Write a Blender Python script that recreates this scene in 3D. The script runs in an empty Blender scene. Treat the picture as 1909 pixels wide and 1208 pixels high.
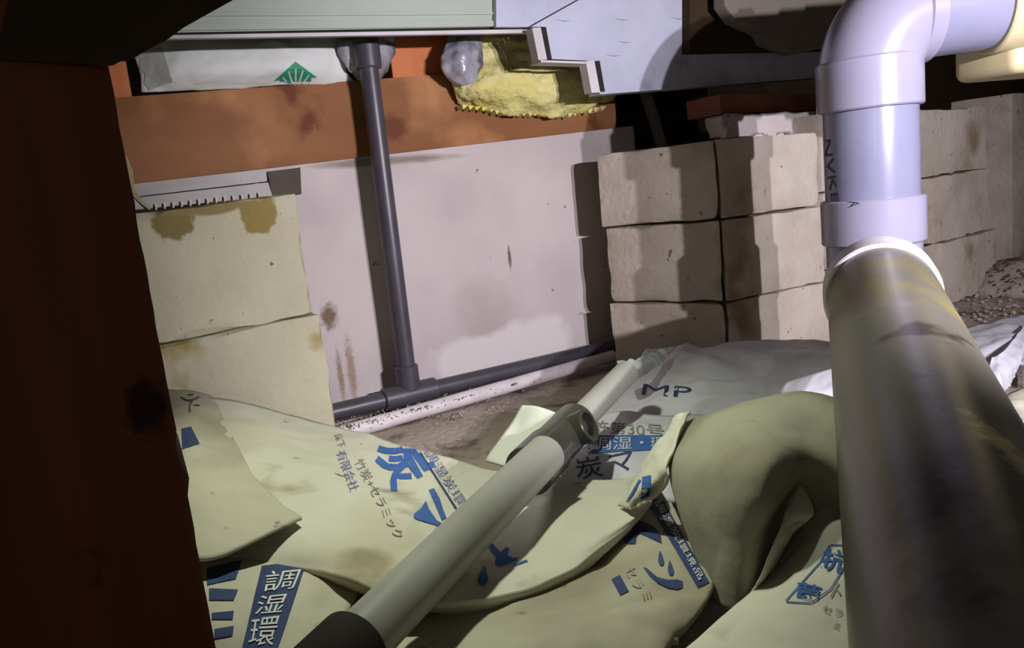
import bpy, bmesh, math, random
import numpy as np
from mathutils import Vector, Matrix, noise, geometry
from mathutils.bvhtree import BVHTree

SC = bpy.context.scene
COL = SC.collection
rnd = random.Random(7)

# ------------------------------------------------------------------ camera
W, H, F = 1909.0, 1208.0, 1500.0
CH = 0.36
_n = Vector((936, -9096, -F)).normalized()
_Z = -_n
_f = Vector((0, 0, -1)); _Y = (_f - _f.dot(_Z) * _Z).normalized(); _X = _Y.cross(_Z)
RM = Matrix((_X, _Y, _Z))                 # camera -> world
O = Vector((0, 0, CH))
cd = bpy.data.cameras.new('camera'); cam = bpy.data.objects.new('camera', cd); COL.objects.link(cam)
cd.sensor_width = 36; cd.lens = 36 * F / W; cd.clip_start = 0.01
cam.matrix_world = Matrix.Translation(O) @ RM.to_4x4()
SC.camera = cam

# ------------------------------------------------------------------ light and exposure
SC.view_settings.view_transform = 'Standard'; SC.view_settings.look = 'None'
SC.view_settings.gamma = 1; SC.view_settings.use_curve_mapping = False
SC.view_settings.exposure = 0.0
wd = bpy.data.worlds.new('world'); SC.world = wd; wd.use_nodes = True
wd.node_tree.nodes['Background'].inputs[0].default_value = (1.0, .93, .86, 1)
wd.node_tree.nodes['Background'].inputs[1].default_value = 0.075

def spot(name, loc, target, power, color, angle, blend, radius):
    l = bpy.data.lights.new(name, 'SPOT'); o = bpy.data.objects.new(name, l); COL.objects.link(o)
    l.energy = power; l.color = color; l.spot_size = math.radians(angle); l.spot_blend = blend; l.shadow_soft_size = radius
    o.location = loc; o.rotation_euler = (Vector(target) - Vector(loc)).to_track_quat('-Z', 'Y').to_euler()
    return o
spot('cool_torch', (.78, .20, .52), (.42, 1.5, .28), 48, (.92, .87, 1.0), 88, .7, .006)
spot('cool_torch', (.675, .20, .51), (.26, 1.5, .28), 38, (.94, .89, 1.0), 88, .7, .006)
spot('camera_torch', (.20, -.04, .43), (.40, 1.5, .40), 1.0, (.90, .86, 1.0), 70, .9, .004)
spot('front_fill', (.09, .72, .63), (.25, .56, .06), 2.8, (.96, 1.0, .82), 46, .7, .01)  # added fill spot to brighten the bottom right sack
spot('warm_torch', (-.13, .43, .50), (-.30, 1.2, .27), 10, (1.0, .94, .52), 62, .9, .012)
spot('sack_fill', (-.12, .74, .65), (-.05, .82, .05), 12, (.95, 1.0, .82), 88, .7, .02)  # added fill spot to brighten the sacks from above
_gl = bpy.data.lights.new('post_fill', 'POINT'); _go = bpy.data.objects.new('post_fill', _gl); COL.objects.link(_go)  # unseen fill point behind the camera, added to lift the dark post
_gl.energy = .5; _gl.color = (1.0, .92, .8); _gl.shadow_soft_size = .03; _go.location = (-.08, -.12, .40)

# ------------------------------------------------------------------ pixel helpers (build time only)
def ray(px, py):
    return (RM @ Vector((px - W / 2, H / 2 - py, -F))) / F
def PZ(px, py, z):
    d = ray(px, py); return O + d * ((z - CH) / d.z)
def PD(px, py, depth):
    return O + ray(px, py) * depth
WA = PZ(620, 768, .02); WB = PZ(1145, 645, .02)
WT = Vector((WB.x - WA.x, WB.y - WA.y, 0)).normalized()       # along the back wall
WN = Vector((WT.y, -WT.x, 0))                                  # towards the camera
def PP(px, py, a, nn, off=0):
    d = ray(px, py); return O + d * ((nn.dot(a) + off - nn.dot(O)) / nn.dot(d))
def PW(px, py, off=0):
    return PP(px, py, WA, WN, off)
def ZV(v, py):
    """height on the vertical line through v whose image row is py"""
    lo, hi = -1.0, 2.0
    for _ in range(50):
        m = (lo + hi) / 2; c = RM.transposed() @ (Vector((v.x, v.y, m)) - O)
        y = H / 2 + F * c.y / c.z
        if y > py: lo = m
        else: hi = m
    return (lo + hi) / 2

# ------------------------------------------------------------------ materials
def lin(c):
    return tuple(((v / 255) / 12.92 if v / 255 <= .04045 else ((v / 255 + .055) / 1.055) ** 2.4) for v in c) + (1,)
def mat(name, base, alt=None, rough=.7, scale=8, detail=6, bump=.15, bscale=60, spec=.4, metal=0, lo=.35, hi=.65,
        spots=None, stretch=None, trans=0, sss=0, blobs=None):
    """spots: list of (colour, scale, low, high) masks of noise laid over the base colour"""
    m = bpy.data.materials.new(name); m.use_nodes = True; nt = m.node_tree; N = nt.nodes; L = nt.links
    b = N['Principled BSDF']; b.inputs['Roughness'].default_value = rough
    b.inputs['Specular IOR Level'].default_value = spec; b.inputs['Metallic'].default_value = metal
    if trans: b.inputs['Transmission Weight'].default_value = trans
    if sss: b.inputs['Alpha'].default_value = sss
    tc = N.new('ShaderNodeTexCoord'); mp = N.new('ShaderNodeMapping'); L.new(tc.outputs['Object'], mp.inputs[0])
    if stretch: mp.inputs['Scale'].default_value = stretch
    def nz(s, d=6, vec=mp):
        n = N.new('ShaderNodeTexNoise'); n.inputs['Scale'].default_value = s; n.inputs['Detail'].default_value = d
        L.new(vec.outputs[0], n.inputs['Vector']); return n
    def ramp(src, a, c):
        r = N.new('ShaderNodeMapRange'); r.inputs[1].default_value = a; r.inputs[2].default_value = c
        L.new(src, r.inputs[0]); return r
    n = nz(scale, detail); r = ramp(n.outputs[0], lo, hi)
    mx = N.new('ShaderNodeMix'); mx.data_type = 'RGBA'; L.new(r.outputs[0], mx.inputs[0])
    mx.inputs[6].default_value = lin(base); mx.inputs[7].default_value = lin(alt or base)
    out = mx.outputs[2]
    k = 0
    for (c, s, a, d) in (spots or []):
        k += 1
        mp2 = N.new('ShaderNodeMapping'); L.new(tc.outputs['Object'], mp2.inputs[0]); mp2.inputs[1].default_value = (3.1 * k, 1.7 * k, .9 * k)
        n2 = nz(s, 4, mp2); r2 = ramp(n2.outputs[0], a, d)
        m2 = N.new('ShaderNodeMix'); m2.data_type = 'RGBA'; L.new(r2.outputs[0], m2.inputs[0])
        L.new(out, m2.inputs[6]); m2.inputs[7].default_value = lin(c); out = m2.outputs[2]
    for (c, cen, rad, soft) in (blobs or []):
        vm = N.new('ShaderNodeVectorMath'); vm.operation = 'SUBTRACT'; vm.inputs[1].default_value = tuple(cen)
        nn_ = N.new('ShaderNodeTexNoise'); nn_.inputs['Scale'].default_value = 1.6 / max(rad[0], 1e-4) * .8; nn_.inputs['Detail'].default_value = 5
        L.new(tc.outputs['Object'], nn_.inputs['Vector'])
        L.new(tc.outputs['Object'], vm.inputs[0])
        dv = N.new('ShaderNodeVectorMath'); dv.operation = 'DIVIDE'; dv.inputs[1].default_value = tuple(rad); L.new(vm.outputs[0], dv.inputs[0])
        ln = N.new('ShaderNodeVectorMath'); ln.operation = 'LENGTH'; L.new(dv.outputs[0], ln.inputs[0])
        ad = N.new('ShaderNodeMath'); ad.operation = 'MULTIPLY_ADD'; L.new(nn_.outputs[0], ad.inputs[0]); ad.inputs[1].default_value = 1.6; L.new(ln.outputs['Value'], ad.inputs[2])
        r2 = ramp(ad.outputs[0], 1.8 + soft, 1.8 - soft)
        m2 = N.new('ShaderNodeMix'); m2.data_type = 'RGBA'; L.new(r2.outputs[0], m2.inputs[0])
        L.new(out, m2.inputs[6]); m2.inputs[7].default_value = lin(c); out = m2.outputs[2]
    L.new(out, b.inputs['Base Color'])
    if bump:
        n3 = nz(bscale, 8, tc and mp); bp = N.new('ShaderNodeBump'); bp.inputs['Strength'].default_value = bump
        bp.inputs['Distance'].default_value = .004
        L.new(n3.outputs[0], bp.inputs['Height']); L.new(bp.outputs[0], b.inputs['Normal'])
    return m

M = {}
M['block'] = mat('block', (172, 160, 144), (192, 182, 168), .92, 9, bump=.5, bscale=90, spec=.12,
                 spots=[((140, 124, 98), 7, .6, .72), ((110, 102, 92), 60, .68, .74)])
M['block_warm'] = mat('block_pale', (186, 180, 152), (202, 198, 168), .92, 7, bump=.5, bscale=80, spec=.12,
                      spots=[((160, 142, 88), 6, .63, .7), ((112, 104, 88), 70, .7, .74)])
M['soil'] = mat('soil', (154, 142, 130), (170, 158, 146), .97, 7, bump=1.0, bscale=120, spec=.08,
                spots=[((78, 66, 56), 14, .55, .72), ((178, 168, 156), 60, .68, .74)])
M['sill'] = mat('sill_wood', (150, 104, 66), (132, 86, 52), .7, 3, bump=.2, bscale=30, spec=.25, stretch=(1, 1, 3),
                spots=[((104, 58, 34), 9, .6, .68), ((184, 132, 86), 5, .6, .75)])
M['stud'] = mat('stud_wood', (204, 124, 72), (190, 108, 60), .7, 5, bump=.15, bscale=30, stretch=(6, 6, .6))
M['post'] = mat('post_wood', (84, 46, 26), (66, 34, 20), .75, 4, bump=.3, bscale=20, spec=.2, stretch=(7, 7, .8),
                spots=[((60, 28, 16), 6, .6, .75)])
M['darkwood'] = mat('dark_shade_face', (66, 54, 38), (52, 42, 30), .9, 5, bump=.3, bscale=20, spec=.1)
M['joist'] = mat('floor_boards', (70, 54, 38), (50, 38, 28), .9, 5, bump=.3, bscale=20, spec=.1, stretch=(1, 8, 1))
M['hipipe'] = mat('dark_grey_plastic', (74, 70, 78), (66, 62, 68), .38, 20, bump=.05, bscale=60, spec=.5)
M['pvc'] = mat('grey_white_plastic', (150, 147, 166), (144, 141, 160), .24, 12, bump=.02, bscale=40, spec=.5)
M['pvc2'] = mat('grey_plastic_pipe', (132, 132, 154), (126, 126, 148), .24, 12, bump=.02, bscale=40, spec=.5)
M['cream'] = mat('cream_plastic', (200, 188, 146), (190, 178, 134), .45, 12, bump=.05, bscale=40)
M['dirty'] = mat('dirty_pipe', (124, 118, 108), (140, 134, 124), .33, 5, bump=.12, bscale=26, spec=.5,
                 spots=[((150, 140, 86), 4, .55, .72), ((70, 62, 54), 22, .6, .68), ((176, 170, 160), 11, .68, .76)])
M['rim'] = mat('white_rim', (220, 212, 214), (200, 190, 190), .5, 20, bump=.05)
M['gpipe'] = mat('grey_pipe', (146, 146, 136), (136, 136, 126), .42, 10, bump=.04, bscale=40, spec=.4,
                 spots=[((110, 106, 96), 40, .72, .76)])
M['gfit'] = mat('olive_grey_fitting', (58, 58, 48), (50, 50, 42), .22, 20, bump=.05, bscale=60, spec=.6)
M['darkred'] = mat('dark_red_timber', (146, 92, 74), (112, 66, 52), .85, 5, bump=.2)
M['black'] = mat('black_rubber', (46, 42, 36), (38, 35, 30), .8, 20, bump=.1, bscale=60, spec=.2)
M['inkless'] = mat('hollow', (14, 12, 10), None, .9, bump=0)
M['sack'] = mat('sack_paper', (190, 188, 170), (202, 200, 184), .8, 5, bump=.5, bscale=30, spec=.2,
                spots=[((170, 160, 132), 3.5, .52, .72), ((150, 142, 118), 9, .6, .7), ((104, 94, 76), 34, .70, .76)])
M['sack_old'] = mat('sack_paper_dusty', (168, 164, 144), (182, 178, 158), .85, 5, bump=.5, bscale=30, spec=.15,
                    spots=[((140, 134, 114), 4, .52, .7), ((98, 88, 72), 30, .67, .74)])
M['sack_white'] = mat('sack_plastic_white', (190, 190, 196), (204, 204, 210), .5, 5, bump=.5, bscale=30, spec=.4,
                      spots=[((146, 144, 142), 4, .55, .75)])
M['sack_shade'] = mat('sack_paper_shaded', (142, 140, 122), (158, 155, 136), .88, 3, bump=.5, bscale=30, spec=.12, spots=[((112, 106, 84), 5, .5, .68), ((84, 76, 62), 34, .70, .76)])  # shade on the bulging sack put into a darker paper colour
M['flap'] = mat('lit_white_paper', (232, 234, 222), (222, 224, 212), .6, 5, bump=.2, bscale=30)  # strong light on the upright flap put into a whiter paper colour
M['blue'] = mat('blue_print', (56, 92, 156), (68, 104, 164), .75, 20, bump=0, spec=.2)
M['navy'] = mat('navy_print', (44, 58, 92), (58, 72, 108), .75, 20, bump=0, spec=.2)
M['violet'] = mat('faded_violet_print', (112, 112, 156), (130, 130, 164), .75, 30, bump=0, spec=.2)
M['greyink'] = mat('grey_print', (120, 118, 112), (140, 138, 130), .75, 30, bump=0, spec=.2)
M['redink'] = mat('faded_red_print', (136, 96, 84), None, .75, bump=0)
M['whiteink'] = mat('white_print', (206, 206, 200), (190, 192, 190), .75, 30, bump=0)
M['tape'] = mat('grey_tape', (170, 172, 164), (160, 162, 154), .5, 30, bump=.1)
M['green'] = mat('green_print', (34, 136, 98), (44, 146, 108), .6, 30, bump=0)
M['dimple'] = mat('dark_dimple', (134, 138, 152), None, .6, bump=0)
M['steel'] = mat('galvanised_steel', (176, 178, 194), (190, 192, 208), .5, 12, bump=.08, bscale=30, spec=.5, metal=.15,
                 spots=[((146, 148, 160), 8, .6, .7)])
M['soffit'] = mat('pale_green_steel', (160, 170, 154), (172, 182, 166), .5, 4, bump=.05, bscale=30, spec=.4)
M['lip'] = mat('white_flange', (206, 200, 200), (186, 180, 178), .5, 10, bump=.05)
M['wool'] = mat('glass_wool', (206, 196, 118), (222, 214, 150), .95, 14, bump=1.0, bscale=120, spec=.05,
                spots=[((170, 158, 96), 12, .55, .7), ((226, 210, 90), 7, .6, .7)])
M['foil'] = mat('silvery_film', (168, 166, 176), (188, 186, 194), .3, 14, bump=.6, bscale=50, spec=.6, metal=.3,
                spots=[((110, 108, 118), 12, .55, .65)])
M['bagw'] = mat('white_bag', (206, 210, 200), (218, 220, 214), .6, 6, bump=.3, bscale=30, spec=.3,
                spots=[((176, 180, 172), 6, .58, .7)])
M['grit'] = mat('grit', (150, 142, 122), (110, 100, 84), .95, 60, bump=.3, bscale=90)
M['clear'] = mat('clear_film', (226, 234, 234), (206, 214, 216), .10, 14, bump=.5, bscale=60, spec=1.0, sss=.6)
M['vent'] = mat('grey_vent_plastic', (170, 166, 158), (156, 152, 144), .5, 20, bump=.05)
M['glintvent'] = mat('glint_white_tooth', (236, 232, 214), None, .2, bump=0, spec=.8)  # metallic glint of the teeth painted as a near-white colour
M['browngap'] = mat('dark_mortar', (92, 84, 74), (80, 72, 62), .95, 14, bump=.5, bscale=60, spec=.1)

# ------------------------------------------------------------------ object helpers
def tag(o, label=None, cat=None, group=None, kind=None):
    if label: o['label'] = label
    if cat: o['category'] = cat
    if group: o['group'] = group
    if kind: o['kind'] = kind
    return o
def thing(name, label, cat, loc=(0, 0, 0), group=None):
    o = bpy.data.objects.new(name, None); o.empty_display_size = .02; COL.objects.link(o); o.location = loc
    return tag(o, label, cat, group)
def link(name, me, material, parent=None, smooth=False):
    o = bpy.data.objects.new(name, me); COL.objects.link(o)
    if material: me.materials.append(M[material])
    if smooth:
        for p in me.polygons: p.use_smooth = True
    if parent:
        o.parent = parent; o.matrix_parent_inverse = Matrix.Translation(-parent.location) if parent.type == 'EMPTY' else Matrix.Identity(4)
    return o
def from_bm(name, bm, material, parent=None, smooth=False):
    bmesh.ops.recalc_face_normals(bm, faces=bm.faces)
    me = bpy.data.meshes.new(name); bm.to_mesh(me); bm.free()
    return link(name, me, material, parent, smooth)

def tube_bm(path, radii, seg=40, caps=True, bm=None):
    bm = bm or bmesh.new()
    pts = [Vector(p) for p in path]
    if not hasattr(radii, '__len__'): radii = [radii] * len(pts)
    rings = []
    t0 = (pts[1] - pts[0]).normalized()
    up = Vector((0, 0, 1)) if abs(t0.z) < .9 else Vector((1, 0, 0))
    a = t0.cross(up).normalized()
    for i, p in enumerate(pts):
        if i == 0: t = pts[1] - pts[0]
        elif i == len(pts) - 1: t = pts[-1] - pts[-2]
        else:
            t = (pts[i + 1] - p).normalized() + (p - pts[i - 1]).normalized() if (pts[i + 1] - p).length > 1e-6 and (p - pts[i - 1]).length > 1e-6 else pts[min(i + 1, len(pts) - 1)] - pts[i - 1]
        if t.length < 1e-9: t = t0
        t.normalize(); t0 = t
        a = (a - a.dot(t) * t).normalized(); b = t.cross(a)
        rings.append([bm.verts.new(p + (a * math.cos(2 * math.pi * k / seg) + b * math.sin(2 * math.pi * k / seg)) * radii[i]) for k in range(seg)])
    for r0, r1 in zip(rings, rings[1:]):
        for k in range(seg):
            bm.faces.new((r0[k], r0[(k + 1) % seg], r1[(k + 1) % seg], r1[k]))
    if caps:
        bm.faces.new(rings[0]); bm.faces.new(rings[-1][::-1])
    return bm
def shade(o, ang=40):
    for p in o.data.polygons: p.use_smooth = True
    try: o.data.set_sharp_from_angle(angle=math.radians(ang))
    except Exception: pass
    return o
def tube(name, path, radii, material, parent=None, seg=40, caps=True):
    return shade(from_bm(name, tube_bm(path, radii, seg, caps), material, parent))
def collar(name, p0, p1, r_out, r_in, material, parent=None, seg=44, bev=.002):
    """hollow sleeve with softened rims, from p0 to p1"""
    p0, p1 = Vector(p0), Vector(p1); d = (p1 - p0).normalized(); e = d * bev
    path = [p0 + e * .0, p0, p0 + e, p1 - e, p1, p1]
    rad = [r_in, r_out - bev, r_out, r_out, r_out - bev, r_in]
    path = [p0, p0, p0 + e, p1 - e, p1, p1]
    bm = bmesh.new()
    a = d.cross(Vector((0, 0, 1)) if abs(d.z) < .9 else Vector((1, 0, 0))).normalized(); b = d.cross(a)
    rings = [[bm.verts.new(p + (a * math.cos(2 * math.pi * k / seg) + b * math.sin(2 * math.pi * k / seg)) * r) for k in range(seg)] for p, r in zip(path, rad)]
    rings.append(rings[0])
    for r0, r1 in zip(rings, rings[1:]):
        for k in range(seg):
            bm.faces.new((r0[k], r0[(k + 1) % seg], r1[(k + 1) % seg], r1[k]))
    return shade(from_bm(name, bm, material, parent))
def bend(p0, d0, p1, d1, k=.55, n=14):
    p0, p1, d0, d1 = Vector(p0), Vector(p1), Vector(d0).normalized(), Vector(d1).normalized()
    L = (p1 - p0).length * k
    out = []
    for i in range(n + 1):
        t = i / n
        out.append((1 - t) ** 3 * p0 + 3 * (1 - t) ** 2 * t * (p0 + d0 * L) + 3 * (1 - t) * t * t * (p1 - d1 * L) + t ** 3 * p1)
    return out
def plate(name, pts, thick_vec, material, parent=None, bevel=0):
    """solid slab: polygon of world points swept along thick_vec"""
    bm = bmesh.new(); v = [bm.verts.new(p) for p in pts]; w = [bm.verts.new(Vector(p) + Vector(thick_vec)) for p in pts]
    bm.faces.new(v); bm.faces.new(w[::-1]); n = len(v)
    for i in range(n): bm.faces.new((v[i], v[(i + 1) % n], w[(i + 1) % n], w[i]))
    if bevel: bmesh.ops.bevel(bm, geom=list(bm.edges), offset=bevel, segments=2, affect='EDGES', profile=.6)
    return from_bm(name, bm, material, parent)
def nz3(p, s, seed=0):
    return noise.noise_vector(Vector(p) * s + Vector((seed * 3.7, seed * 1.3, seed * 7.1)))
def rough_prism(name, foot, z0, z1, material, parent=None, seed=0, n=(16, 8, 10), amp=.0035, chip=.008, tilt=0):
    """a block: four footprint corners (xy), chipped and worn edges"""
    bm = bmesh.new(); nu, nv, nw = n
    a, b, c, d = [Vector((p[0], p[1], 0)) for p in foot]   # a-b front, d-c back
    def P(u, v, w):
        p = (a * (1 - u) + b * u) * (1 - v) + (d * (1 - u) + c * u) * v
        p = p.copy(); p.z = z0 + (z1 - z0) * w + tilt * (u - .5)
        cen = (a + b + c + d) / 4; cen.z = (z0 + z1) / 2
        ed = sum(1 for q in (u, v, w) if q < 1e-6 or q > 1 - 1e-6)
        q = p + nz3(p, 9, seed) * amp
        if ed >= 2:
            k = chip * max(0, noise.noise(p * 26 + Vector((seed, 0, 0))) + .30) + .0006
            q = q + (cen - q).normalized() * k * (1.0 if ed == 2 else 1.7)
        return q
    vs = {}
    def V(i, j, k):
        if (i, j, k) not in vs: vs[(i, j, k)] = bm.verts.new(P(i / nu, j / nv, k / nw))
        return vs[(i, j, k)]
    for i in range(nu):
        for j in range(nv):
            for k in (0, nw): bm.faces.new((V(i, j, k), V(i + 1, j, k), V(i + 1, j + 1, k), V(i, j + 1, k)))
    for i in range(nu):
        for k in range(nw):
            for j in (0, nv): bm.faces.new((V(i, j, k), V(i + 1, j, k), V(i + 1, j, k + 1), V(i, j, k + 1)))
    for j in range(nv):
        for k in range(nw):
            for i in (0, nu): bm.faces.new((V(i, j, k), V(i, j + 1, k), V(i, j + 1, k + 1), V(i, j, k + 1)))
    return shade(from_bm(name, bm, material, parent), 35)

def crm(p, t):
    p0, p1, p2, p3 = p
    return .5 * ((2 * p1) + (p2 - p0) * t + (2 * p0 - 5 * p1 + 4 * p2 - p3) * t * t + (3 * p1 - p0 - 3 * p2 + p3) * t ** 3)
def sheet(name, ctrl, material, parent=None, sub=12, thick=.04, back=(0, 0, -1), wr=.004, wscale=16, seed=0, floor=.003, edge=.004, fine=.0012, crease=1.0, facet=.0035, fscale=9):
    """a filled, creased bag: smooth surface through a grid of world points, with a belly behind it"""
    R, Cn = len(ctrl), len(ctrl[0]); back = Vector(back).normalized()
    def row(pts, t):
        i = min(int(t), len(pts) - 2); f = t - i
        g = lambda k: pts[max(0, min(len(pts) - 1, k))]
        p0 = g(i - 1) if i > 0 else 2 * g(0) - g(1)
        p3 = g(i + 2) if i + 2 < len(pts) else 2 * g(len(pts) - 1) - g(len(pts) - 2)
        return crm((p0, g(i), g(i + 1), p3), f)
    nu, nv = (Cn - 1) * sub, (R - 1) * sub
    G = [[None] * (nu + 1) for _ in range(nv + 1)]
    cols = [[row(ctrl[r], i / sub) for i in range(nu + 1)] for r in range(R)]
    for j in range(nv + 1):
        for i in range(nu + 1):
            G[j][i] = row([cols[r][i] for r in range(R)], j / sub)
    # wrinkles along the normal
    D = [[None] * (nu + 1) for _ in range(nv + 1)]
    for j in range(nv + 1):
        for i in range(nu + 1):
            a = G[j][min(nu, i + 1)] - G[j][max(0, i - 1)]; b = G[min(nv, j + 1)][i] - G[max(0, j - 1)][i]
            nrm = a.cross(b); nrm = nrm.normalized() if nrm.length > 1e-12 else -back
            if nrm.dot(back) > 0: nrm = -nrm
            p = G[j][i]; q = Vector((p.x, p.y, p.z)) + nz3(p, 7, seed) * .03
            r1 = noise.noise(q * wscale + Vector((seed, 0, 0)))
            r2 = 1 - abs(noise.noise(q * wscale * .62 + Vector((0, seed * 2.3, 0)))) * 2.6
            r3 = noise.noise(q * wscale * 3.5 + Vector((0, 0, seed)))
            D[j][i] = p + nrm * (wr * (r1 * .7 + max(r2, -.2) * .8 * crease - .3) + fine * r3)
            if facet:
                dv = noise.voronoi(q * fscale + Vector((seed * 1.9, 0, 0)))[0]
                fall = min(1, 5 * min(i, nu - i) / nu, 5 * min(j, nv - j) / nv)
                D[j][i] += nrm * facet * (min(.42, dv[1] - dv[0]) / .42 - .6) * fall
    bm = bmesh.new()
    T = [[bm.verts.new(D[j][i]) for i in range(nu + 1)] for j in range(nv + 1)]
    B = [[None] * (nu + 1) for _ in range(nv + 1)]
    for j in range(nv + 1):
        for i in range(nu + 1):
            u, v = 2 * i / nu - 1, 2 * j / nv - 1
            e = edge + thick * (1 - abs(u) ** 3) * (1 - abs(v) ** 3)
            p = D[j][i] + back * e
            if p.z < floor: p.z = min(floor, D[j][i].z - .001)
            B[j][i] = bm.verts.new(p)
    for j in range(nv):
        for i in range(nu):
            bm.faces.new((T[j][i], T[j][i + 1], T[j + 1][i + 1], T[j + 1][i]))
            bm.faces.new((B[j][i], B[j + 1][i], B[j + 1][i + 1], B[j][i + 1]))
    for i in range(nu):
        bm.faces.new((T[0][i], B[0][i], B[0][i + 1], T[0][i + 1])); bm.faces.new((T[nv][i], T[nv][i + 1], B[nv][i + 1], B[nv][i]))
    for j in range(nv):
        bm.faces.new((T[j][0], T[j + 1][0], B[j + 1][0], B[j][0])); bm.faces.new((T[j][nu], B[j][nu], B[j + 1][nu], T[j + 1][nu]))
    o = from_bm(name, bm, material, parent, True)
    o['_bvh'] = 1
    return o
def H3(rows):
    return [[PZ(*c) for c in r] for r in rows]

# --- flat print: lettering meshes laid onto the surface they are printed on
_BV = {}
def bvh(o):
    if o.name not in _BV:
        me = o.data; _BV[o.name] = BVHTree.FromPolygons([v.co.copy() for v in me.vertices], [tuple(p.vertices) for p in me.polygons])
    return _BV[o.name]
_tc = bpy.data.curves.new('lettering', 'FONT'); _to = bpy.data.objects.new('lettering', _tc); COL.objects.link(_to)
_TX = {}
def text_tris(s0):
    if s0 in _TX: return _TX[s0]
    s = s0.lstrip('*'); _tc.offset = .022 * (len(s0) - len(s)); _tc.body = s; _tc.size = 1; _tc.resolution_u = 3
    dg = bpy.context.evaluated_depsgraph_get(); dg.update()
    me = bpy.data.meshes.new_from_object(_to.evaluated_get(dg))
    vs = [Vector((v.co.x, v.co.y)) for v in me.vertices]; fs = [tuple(p.vertices) for p in me.polygons]
    bpy.data.meshes.remove(me)
    x0 = min(v.x for v in vs); x1 = max(v.x for v in vs); y0 = min(v.y for v in vs); y1 = max(v.y for v in vs)
    vs = [Vector(((v.x - x0) / (x1 - x0), (v.y - y0) / (y1 - y0))) for v in vs]
    _TX[s0] = (vs, fs); return _TX[s0]
def quadmap(q):
    """unit square -> image quad (bl, br, tr, tl), projective"""
    (x0, y0), (x1, y1), (x2, y2), (x3, y3) = q
    A = []; bb = []
    for (u, v), (x, y) in zip(((0, 0), (1, 0), (1, 1), (0, 1)), q):
        A.append([u, v, 1, 0, 0, 0, -u * x, -v * x]); bb.append(x)
        A.append([0, 0, 0, u, v, 1, -u * y, -v * y]); bb.append(y)
    h = np.linalg.solve(np.array(A, float), np.array(bb, float))
    return lambda p: ((h[0] * p[0] + h[1] * p[1] + h[2]) / (h[6] * p[0] + h[7] * p[1] + 1), (h[3] * p[0] + h[4] * p[1] + h[5]) / (h[6] * p[0] + h[7] * p[1] + 1))
def lay(surface, items, material, name='printed_lettering', lift=.0007, step=9, label=None):
    """items: (text or list of polygons in the unit square, quad) -> one printed mesh lying on the surface"""
    bm = bmesh.new()
    for what, q in items:
        f = quadmap(q)
        if isinstance(what, str): vs, fs = text_tris(what)
        else:
            vs = []; fs = []
            for poly in what:
                k = len(vs); vs += [Vector(p) for p in poly]; fs.append(tuple(range(k, k + len(poly))))
        nv = [bm.verts.new((*f(v), 0)) for v in vs]
        for t in fs:
            try: bm.faces.new([nv[i] for i in t])
            except ValueError: pass
    bmesh.ops.triangulate(bm, faces=bm.faces[:])
    xs = [v.co.x for v in bm.verts]; ys = [v.co.y for v in bm.verts]
    x = math.floor(min(xs) / step) * step + step
    while x < max(xs):
        bmesh.ops.bisect_plane(bm, geom=bm.verts[:] + bm.edges[:] + bm.faces[:], plane_co=(x, 0, 0), plane_no=(1, 0, 0)); x += step
    y = math.floor(min(ys) / step) * step + step
    while y < max(ys):
        bmesh.ops.bisect_plane(bm, geom=bm.verts[:] + bm.edges[:] + bm.faces[:], plane_co=(0, y, 0), plane_no=(0, 1, 0)); y += step
    T = bvh(surface); off = surface.matrix_world.translation if False else Vector((0, 0, 0))
    bad = []
    for v in bm.verts:
        d = ray(v.co.x, v.co.y).normalized(); loc, nrm, idx, dist = T.ray_cast(O, d)
        if loc is None: bad.append(v); continue
        if nrm.dot(d) > 0: nrm = -nrm
        v.co = loc + nrm * lift - d * lift * .6
    bmesh.ops.delete(bm, geom=bad, context='VERTS')
    long = [f for f in bm.faces if max(e.calc_length() for e in f.edges) > .03]
    bmesh.ops.delete(bm, geom=long, context='FACES')
    me = bpy.data.meshes.new(name); bm.to_mesh(me); bm.free()
    o = link(name, me, material, surface)
    if label: o['label'] = label
    return o
def quad(cx, cy, w, h, ang, shear=0):
    """image quad centred at (cx,cy), w along the reading direction at ang degrees (clockwise positive), h up"""
    a = math.radians(ang); ux, uy = math.cos(a), math.sin(a); b = a - math.pi / 2 + math.radians(shear); vx, vy = math.cos(b), math.sin(b)
    g = lambda s, t: (cx + ux * w * s / 2 + vx * h * t / 2, cy + uy * w * s / 2 + vy * h * t / 2)
    return [g(-1, -1), g(1, -1), g(1, 1), g(-1, 1)]

# ================================================================== SETTING
def ground_z(x, y):
    return .0035 * noise.noise(Vector((x * 9, y * 9, 0))) + .0025 * noise.noise(Vector((x * 31, y * 31, 4))) - .004
bm = bmesh.new(); nx, ny = 170, 150; X0, X1, Y0, Y1 = -1.2, 2.4, -.4, 3.0
gv = [[bm.verts.new((X0 + (X1 - X0) * i / nx, Y0 + (Y1 - Y0) * j / ny, 0)) for i in range(nx + 1)] for j in range(ny + 1)]
for r in gv:
    for v in r: v.co.z = ground_z(v.co.x, v.co.y)
for j in range(ny):
    for i in range(nx): bm.faces.new((gv[j][i], gv[j][i + 1], gv[j + 1][i + 1], gv[j + 1][i]))
tag(from_bm('floor', bm, 'soil', smooth=True), 'grey brown dusty soil floor of the crawl space', kind='structure')

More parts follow.
